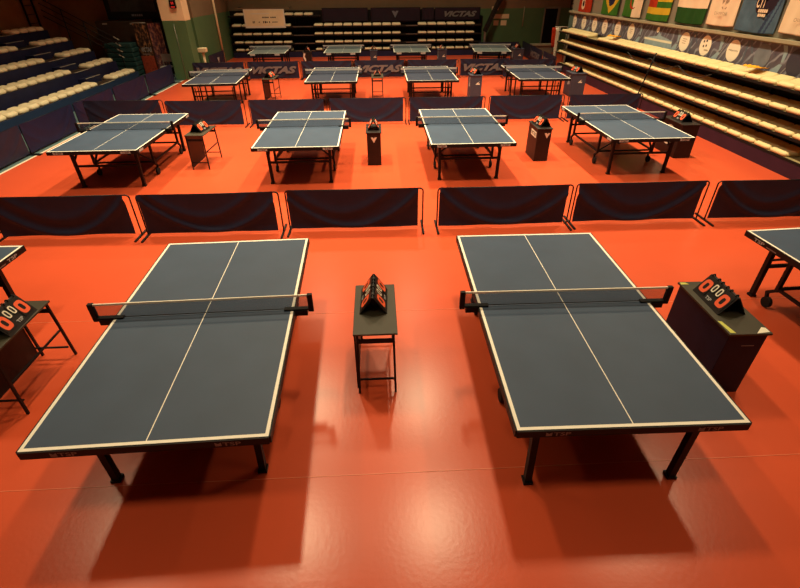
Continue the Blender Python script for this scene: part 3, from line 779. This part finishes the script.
for x in (-1.3, 1.2):
    MB().bar((x, 0.0, 0.83), (x, 0.93, 0.86), 0.02).build('bracket', 'black', t)
def dark_banner(x0, x1, z0, z1, label, y=27.2, m='f_plum'):
    t = thing('wall_banner', label, 'banner', ((x0+x1)/2, y, z0))
    w = (x1-x0)/2; h = z1-z0
    mb = MB(); g = []
    for j in range(9):
        g.append([mb.bm.verts.new((-w+2*w*i/20, 0.012*math.sin(i*0.8+j*0.5), h*j/8)) for i in range(21)])
    for j in range(8):
        for i in range(20): mb.bm.faces.new((g[j][i], g[j][i+1], g[j+1][i+1], g[j+1][i])).smooth = True
    o = mb.build('cloth', m, t); o.modifiers.new('thick', 'SOLIDIFY').thickness = 0.006
    MB().tube([(-w, 0, h), (w, 0, h)], 0.012).build('hanging_rod', 'black', t)
    return t, h
dark_banner(-2.6, -0.30, 1.52, 2.12, 'plain dark banner over back bleachers, right of topmost ivory seats')
b, h = dark_banner(-0.15, 2.35, 1.50, 2.12, 'dark banner with pale blue triangle over the back bleachers')
M['triangle'] = mat('blue_grey_print', (0.14, 0.15, 0.20), 0.6)
vmark(b, -0.02, -0.03, h-0.27, 0.17, 'triangle')
b, h = dark_banner(3.1, 5.42, 1.55, 2.10, 'dark banner with grey slanted lettering over back bleachers at right')
text('VICTAS', (0.15, -0.03, 0.28), (1,0,0), (0,0,1), 'silver', b, w=1.65, h=0.25, shear=0.35, bold=0.055)
dark_banner(2.45, 3.05, 1.55, 2.10, 'narrow plain dark banner between the triangle and lettered banners')

# slanted mast and notices at the right of the back bleachers
t = thing('slanted_mast', 'dark slanted mast on a pale post beside the back bleachers', 'mast', (5.62, 26.62, 0))
MB().bar((0,0,0), (0,0,1.12), 0.09).build('post', 'steel', t)
MB().bar((-0.02,0,1.06), (0.95,0.35,3.0), 0.24, 0.14).build('beam', 'wood_black', t)
MB().box(-0.12, 0.12, -0.1, 0.1, 0, 0.04).build('base_plate', 'black', t)
def notice(x0, x1, z0, z1, label):
    tag(MB().box(x0, x1, 27.575, 27.6, z0, z1).build('wall_notice', 'wall_cream'), label, 'notice')
notice(6.08, 7.02, 1.58, 1.78, 'long pale notice board on the green back wall, above two squares')
notice(6.24, 6.50, 1.27, 1.50, 'small square pale notice under the long notice, left one')
notice(6.62, 6.92, 1.27, 1.50, 'small square pale notice under the long notice, right one')
for x, lb in ((6.14, 'left'), (6.36, 'right')):
    tag(MB().box(x-0.06, x+0.06, 27.5, 27.6, 1.95, 2.12).build('wall_box', 'wall_cream', None, bevel=0.01), 'small pale wall box above the long notice, %s one' % lb, 'wall box')
t = thing('bench', 'low pale bench by dark doorway behind the far right barriers', 'bench', (8.55, 26.3, 0))
MB().box(-0.55, 0.55, -0.25, 0.25, 0.46, 0.52).build('seat', 'ledge', t); MB().box(-0.5, 0.5, -0.2, 0.2, 0, 0.46).build('base', 'wall_grey', t)
# gallery stair rail above the right-hand doorway
t = thing('gallery_rail', 'dark slatted stair railing above the far end of right bleachers', 'railing', (8.3, 22.35, 2.19))
for k in range(6):
    MB().tube([(-0.05+0.02, 0, 0.0+0.17*k), (1.4, 0, 0.55+0.17*k)], 0.014, 6).build('slat', 'black', t)
MB().tube([(-0.04,0,0),(-0.04,0,1.1)], 0.02).build('post', 'black', t)
# white pedestal at the column
t = thing('pedestal_stand', 'white pedestal stand between green column and green wall', 'stand', (-6.98, 21.35, 0))
MB().box(-0.16, 0.16, -0.14, 0.14, 0.86, 1.02).build('top', 'wall_cream', t, bevel=0.02)
MB().tube([(0,0,0),(0,0,0.86)], 0.05, 12).build('post', 'wall_cream', t)
# emblem on the wall-side barrier
for o in COL.objects:
    if o.get('label', '').startswith('dark barrier standing along the green wall'):
        f = [c for c in o.children if c.name.startswith('fabric')][0]
        vmark(f, 0.0, -0.062, 0.36, 0.13, 'sticker')

# ------------------------------------------------------------------ left far corner
t = thing('stair_rail', 'four-bar steel stair railing at far end of the left bleachers', 'railing', (0, 20.12, 0))
A0, B0 = Vector((-12.0, 0, 2.82)), Vector((-9.58, 0, 1.44))
for k in range(4):
    d = Vector((0,0,-0.20*k))
    rl = MB().tube([A0+d, B0+d], 0.016, 8).build('rail', 'black', t); MB().tube([(A0+d).lerp(B0+d, 0.93), (A0+d).lerp(B0+d, 1.003)], 0.019, 8).build('rail_glint', 'edge', rl)  # pale sleeve on the black rail stands in for its glint
for u in (0.28, 0.55, 0.97):
    p = A0.lerp(B0, u); MB().tube([(p.x, 0, 0), (p.x, 0, p.z)], 0.02, 8).build('post', 'black', t)
t = thing('wall_ladder', 'dark ladder fixed to the brown left wall', 'ladder', (-12.63, 20.5, 0))
for y in (-0.3, 0.3): MB().bar((0, y, 0), (0, y, 4.2), 0.05).build('side_rail', 'black', t)
for k in range(14): MB().tube([(0,-0.3,0.3+0.28*k),(0,0.3,0.3+0.28*k)], 0.014, 6).build('rung', 'black', t)
hs = 0.16
for k in range(8):
    o = MB().box(-0.5, 0.5, -0.3, 0.3, 0, hs-0.008).build('gym_mat', 'teal', None, bevel=0.03)
    o.location = (-9.90 + random.uniform(-0.02,0.02), 20.85, k*hs)
    tag(o, 'dark teal gym mat in the corner stack, %s from the floor' % ORD[k], 'mat', 'teal gym mats')
t = thing('equipment_cabinet', 'tall dark cabinet behind the teal mats in the left corner', 'cabinet', (-9.95, 21.5, 0))
MB().box(-0.85, 0.82, -0.3, 0.3, 0, 1.98).build('body', 'deck', t)
for x in (-0.5, 0.55): MB().box(x-0.09, x+0.09, -0.304, -0.3, 1.87, 1.92).build('label_plate', 'edge', t)
t = thing('wall_scoreboard', 'large black scoreboard high in left corner beside the column', 'scoreboard', (-9.35, 21.5, 2.02))
MB().box(-1.05, 1.05, 0, 0.15, 0.0, 1.7).build('case', 'black', t, bevel=0.02)
MB().box(-0.85, 0.85, -0.006, 0, 0.28, 1.55).build('screen', 'screen', t)
MB().box(-0.87, 0.87, -0.009, -0.004, 0.255, 0.28).build('screen_trim', 'cable', t)
dashes((0.1, -0.002, 0.14), (1,0,0), (0,0,1), 'silver', t, [0.10,0.06,0.05,0.07,0.06], 0.07)
for sx in (-0.8, 0.8): MB().bar((sx, 0.15, 0.8), (sx, 0.49, 0.8), 0.06).build('bracket', 'black', t)
def poster(x, top, bot, label, split, txt):
    t = thing('roll_up_poster', label, 'poster', (x, 20.95, 0))
    z1 = 1.93
    if split:
        MB().box(-0.25, 0.25, 0, 0.012, 0.80, z1).build('print', top, t); MB().box(-0.25, 0.25, 0, 0.012, 0.10, 0.80).build('lower_print', bot, t)
    else:
        MB().box(-0.24, 0.24, 0, 0.012, 0.10, z1).build('print', top, t)
    MB().box(-0.27, 0.27, -0.12, 0.12, 0, 0.10).build('base', 'black', t)
    MB().tube([(-0.26,0.006,z1),(0.26,0.006,z1)], 0.015).build('top_bar', 'edge' if split else 'black', t)
    MB().bar((0, 0.03, 0.1), (0, 0.03, z1), 0.02).build('stay', 'black', t)
    if txt: text(txt, (0.03, -0.004, 1.02), (1,0,0), (0,0,1), 'sticker', t, w=0.40, h=0.16, shear=0.3, bold=0.02)
    return t
p = poster(-9.05, 'poster_dark', 'poster_red', 'black and red roll-up poster with pale lettering beside the teal mats', True, 'VICTAS')
MB().box(-0.15, 0.12, -0.004, 0, 0.84, 0.88).build('caption', 'dimprint', p)
p = poster(-8.50, 'poster_plum', None, 'plum and orange roll-up poster left of green column', False, None)
MB().box(-0.17, 0.17, -0.004, 0, 0.34, 0.44).build('caption', 'dimprint', p)
MB().box(-0.10, 0.16, -0.004, 0, 0.20, 0.28).build('caption', 'sticker', p)
mb = MB(); mb.box(-8.9, -8.06, 21.9, 22.0, 0, 2.0); mb.build('door_2', 'door', kind='structure')
tag(MB().box(-8.45, -8.12, 21.86, 21.9, 1.42, 1.62).build('door_sign', 'dimprint'), 'small faint sign on dark door left of the green column', 'sign')
t = thing('folding_chair', 'dim grey chair beside the column foot behind the side barriers', 'chair', (-8.25, 20.6, 0))
MB().box(-0.2, 0.2, -0.2, 0.2, 0.43, 0.46).build('seat', 'sticker', t)
MB().box(-0.2, 0.2, 0.18, 0.2, 0.60, 0.88).build('backrest', 'dimprint', t)
for sx in (-1,1):
    for sy in (-1,1): MB().bar((sx*0.18, sy*0.18, 0), (sx*0.18, sy*0.18, 0.86 if sy > 0 else 0.43), 0.022).build('leg', 'steel', t)

# ------------------------------------------------------------------ right wall: long printed banner, flags
BX = 8.335
t = thing('sponsor_banner', 'long plum printed banner with pale discs behind the right bleachers', 'banner', (BX, 15.0, 1.50))
MB().box(-0.008, 0.008, -9.0, 6.95, 0.0, 0.56).build('sheet', 'banner', t)
fx = -0.010
def disc(y, m, r=0.225, z=0.285):
    mb = MB(); mb.poly([(fx, y-15.0+r*math.cos(a), z+r*math.sin(a)) for a in [2*PI*k/32 for k in range(32)]], (-0.003,0,0))
    return mb.build('disc', m, t)
ys = [21.80, 20.78, 19.72, 18.80, 17.74, 16.76, 13.66, 12.72, 11.64]
for i, y in enumerate(ys):
    d = disc(y, 'disc')
    if i == 8: text('Alisports', (fx-0.005, y-15, 0.29), (0,-1,0), (0,0,1), 'ink', d, w=0.33, h=0.05, shear=0.2)
    elif i == 7:
        for q in range(4):
            a = 0.6+q*1.57; mb = MB(); mb.poly([(fx-0.004, y-15+0.075*math.cos(a)+0.028*math.cos(b)+0.02, 0.33+0.075*math.sin(a)+0.028*math.sin(b)) for b in [2*PI*k/10 for k in range(10)]], (-0.002,0,0)); mb.build('dot', 'ink', d)
        dashes((fx-0.005, y-15-0.08, 0.19), (0,-1,0), (0,0,1), 'ink_soft', d, [0.022]*5, 0.03)
    else:
        for q in range(3): MB().box(fx-0.005, fx-0.003, y-15-0.10+0.02*q, y-15+0.09-0.02*(i % 2), 0.345-0.05*q, 0.358-0.05*q).build('print_line', 'ink_soft', d)
disc(10.68, 'disc_grey', 0.24); disc(9.70, 'disc_dark', 0.25)
# pale blades between discs
for y in (20.2, 18.15, 16.15, 14.0, 12.15, 10.1):
    mb = MB(); mb.poly([(fx, y-15+0.12, 0.56), (fx, y-15+0.0, 0.56), (fx, y-15-0.08, 0.42), (fx, y-15-0.06, 0.24), (fx, y-15+0.0, 0.24), (fx, y-15+0.02, 0.42)], (-0.002,0,0)); mb.build('blade', 'pale_blue', t)
    mb = MB(); mb.poly([(fx, y-15+0.26, 0.02), (fx, y-15+0.03, 0.20), (fx, y-15-0.06, 0.20), (fx, y-15+0.0, 0.02)], (-0.002,0,0)); mb.build('blade', 'pale_blue', t)
for y in (21.25, 19.2, 17.1, 13.2, 11.1):
    mb = MB(); mb.poly([(fx, y-15+0.10, 0.56), (fx, y-15+0.02, 0.56), (fx, y-15-0.12, 0.30), (fx, y-15-0.06, 0.30)], (-0.002,0,0)); mb.build('blade', 'steel_blue', t)
    mb = MB(); mb.poly([(fx, y-15+0.16, 0.54), (fx, y-15+0.10, 0.54), (fx, y-15+0.10, 0.10), (fx, y-15+0.16, 0.10)], (-0.002,0,0)); mb.build('blade', 'steel_blue', t)
for y0 in (12.3, 10.0, 14.1):
    for q in range(3):
        a = y0-15-0.12*q
        mb = MB(); mb.poly([(fx, a-0.35, 0.56), (fx, a-0.365, 0.56), (fx, a+0.0, 0.03), (fx, a+0.015, 0.03)], (-0.001,0,0)); mb.build('streak', 'sticker', t)
mb = MB(); mb.poly([(fx, 0.75, 0.02), (fx, 0.78, 0.22), (fx, 0.12, 0.30), (fx, 0.02, 0.42), (fx, -0.12, 0.32), (fx, -0.75, 0.24), (fx, -0.80, 0.03)], (-0.002,0,0)); mb.build('panel_print', 'pale_blue', t)
MB().box(fx-0.005, fx-0.002, -0.75, 0.80, 0.17, 0.225).build('panel_stripe', 'card_white', t)
mb = MB(); mb.poly([(fx-0.003, 0.12+0.075*math.cos(a), 0.46+0.075*math.sin(a)) for a in [2*PI*k/20 for k in range(20)]], (-0.002,0,0)); mb.build('ball_print', 'disc', t)

FX = 8.33
def flag(y0, y1, z0, h, fn, label, seed):
    """cloth on the right wall; u runs from far (y1, left in the photo) to near (y0), v up"""
    nu, nv = 60, 44; w = y1-y0
    mb = MB(); g = []
    for j in range(nv+1):
        row = []
        for i in range(nu+1):
            u, v = i/nu, j/nv
            dx = 0.028 + 0.016*math.sin(u*11+seed+v*2.0) + 0.008*math.sin(u*23+seed*2-v*4)
            zz = z0 + h*v - 0.02*math.sin(u*PI)*(1-v)
            row.append(mb.bm.verts.new((-dx, (0.5-u)*w, zz-z0)))
        g.append(row)
    for j in range(nv):
        for i in range(nu):
            mb.use(fn((i+0.5)/nu, (j+0.5)/nv))
            f = mb.bm.faces.new((g[j][i], g[j][i+1], g[j+1][i+1], g[j+1][i])); f.material_index = mb.mi; f.smooth = True
    o = mb.build('flag_cloth', None)
    o.modifiers.new('thick', 'SOLIDIFY').thickness = 0.003
    t = thing('hanging_flag', label, 'flag', (FX, (y0+y1)/2, z0), 0, 'flags along the right gallery wall'); o.parent = t
    MB().tube([(-0.03, -w/2-0.03, h), (-0.03, w/2+0.03, h)], 0.012).build('rod', 'edge', t)
    return t
def red_emblem(u, v):
    d = math.hypot((u-0.30)*1.5, v-0.35)
    if d < 0.13: return 'f_black'
    if d < 0.24 and abs(u-0.30) < 0.14: return 'f_white'
    return 'f_red'
flag(20.30, 21.50, 2.15, 0.85, red_emblem, 'red flag with black and white emblem, farthest along the right wall', 1)
def brazil(u, v):
    if math.hypot((u-0.5)*1.25, v-0.52) < 0.22: return 'f_blue'
    if abs(u-0.5)/0.42 + abs(v-0.5)/0.44 < 1: return 'f_yellow'
    return 'f_green'
flag(17.95, 19.30, 2.17, 0.92, brazil, 'green flag with yellow diamond and dark blue disc', 2)
def algeria(u, v):
    a, b = math.hypot((u-0.5)*1.5, v-0.5), math.hypot((u-0.54)*1.5, v-0.5)
    if a < 0.25 and b > 0.20: return 'f_red'
    return 'f_green' if u < 0.5 else 'f_white'
flag(16.35, 17.62, 2.19, 0.90, algeria, 'half green half white flag with red crescent', 3)
def togo(u, v):
    if u < 0.40 and v > 0.4: return 'f_red'
    return ('f_green','f_yellow')[int(v*5) % 2]
flag(14.75, 16.02, 2.18, 0.80, togo, 'green and yellow striped flag with red corner square', 4)
flag(13.10, 14.42, 2.21, 0.86, lambda u, v: 'f_dgreen' if v < 0.40 else ('f_white' if v < 0.74 else 'f_red'), 'flag with red, white and dark green horizontal bands', 5)
def emblem_flag(u, v):
    r = math.hypot((u-0.52)*1.15, v-0.50)
    if r < 0.17 and (math.sin(40*u+3*math.sin(22*v)) + math.sin(37*v+2)) > 0.15: return 'ink_soft'
    return 'f_white'
f = flag(11.93, 12.97, 2.25, 1.0, emblem_flag, 'white flag with grey emblem between tricolour and blue flags', 6)
text('CHAMPIONS', (-0.065, 0.0, 0.24), (0,-1,0), (0,0,1), 'ink_soft', f, w=0.48, h=0.065)
def blueflag(u, v):
    if math.hypot((u-0.58)*1.0, (v-0.62)*0.8) < 0.25: return 'f_plum'
    if v > 0.82: return 'f_plum'
    if 0.10 < u < 0.36 and 0.60 < v < 0.68: return 'f_plum'
    if 0.64 < u - 0.25*v < 0.70 or 0.76 < u-0.25*v < 0.80: return 'f_sky2'
    return 'f_sky'
f = flag(10.60, 11.82, 2.20, 1.0, blueflag, 'steel blue flag with pale letters on a dark disc', 7)
text('CTT', (-0.07, -0.02, 0.55), (0,-1,0), (0,0,1), 'f_white', f, w=0.27, h=0.20, bold=0.03)
dashes((-0.07, -0.14, 0.40), (0,-1,0), (0,0,1), 'f_white', f, [0.05]*5, 0.06, 0.15); dashes((-0.07, -0.14, 0.32), (0,-1,0), (0,0,1), 'f_white', f, [0.06,0.04,0.06,0.04], 0.055, 0.15)
f = flag(9.34, 10.46, 2.25, 1.0, emblem_flag, 'white flag with grey emblem cut off at right photo edge', 8)
text('CHAMPIONS', (-0.065, 0.0, 0.24), (0,-1,0), (0,0,1), 'ink_soft', f, w=0.48, h=0.065)

# ------------------------------------------------------------------ light
def lamp(x, y, z, p, sx=1.3, sy=0.35, col=(1.0, 0.80, 0.475)):
    l = bpy.data.lights.new('hall_lamp', 'AREA'); l.shape = 'RECTANGLE'; l.size = sx; l.size_y = sy
    l.energy = p; l.color = col; l.spread = math.radians(110)
    o = bpy.data.objects.new('hall_lamp', l); COL.objects.link(o); o.location = (x, y, z); return o
for y, p in ((0.9, 25), (5.8, 94), (9.6, 190), (13.8, 190), (18.2, 125), (22.6, 95)):  # farthest row is added to brighten the back of the hall
    for x, f in ((-5.6, 0.78), (-2.1, 1.0), (1.0, 1.0), (5.5, 1.15)):
        lamp(x, y, 7.4, p*f, 0.35, 0.8)
w = bpy.data.worlds.new('hall'); sc.world = w; w.use_nodes = True
w.node_tree.nodes['Background'].inputs[0].default_value = (0.10, 0.07, 0.045, 1)
w.node_tree.nodes['Background'].inputs[1].default_value = 0.2

# ------------------------------------------------------------------ camera
cam = bpy.data.cameras.new('camera'); co = bpy.data.objects.new('camera', cam); COL.objects.link(co)
cam.sensor_width = 36; cam.lens = 459.776/800*36; cam.clip_end = 200
co.matrix_world = Matrix.Translation((0,0,3.134)) @ Matrix.Rotation(-0.045,4,'Z') @ Matrix.Rotation(PI/2-0.59434,4,'X') @ Matrix.Rotation(-0.0073,4,'Z')
sc.camera = co
sc.view_settings.view_transform = 'Standard'; sc.view_settings.look = 'None'
sc.view_settings.exposure = 0.0; sc.view_settings.gamma = 1.0; sc.view_settings.use_curve_mapping = False
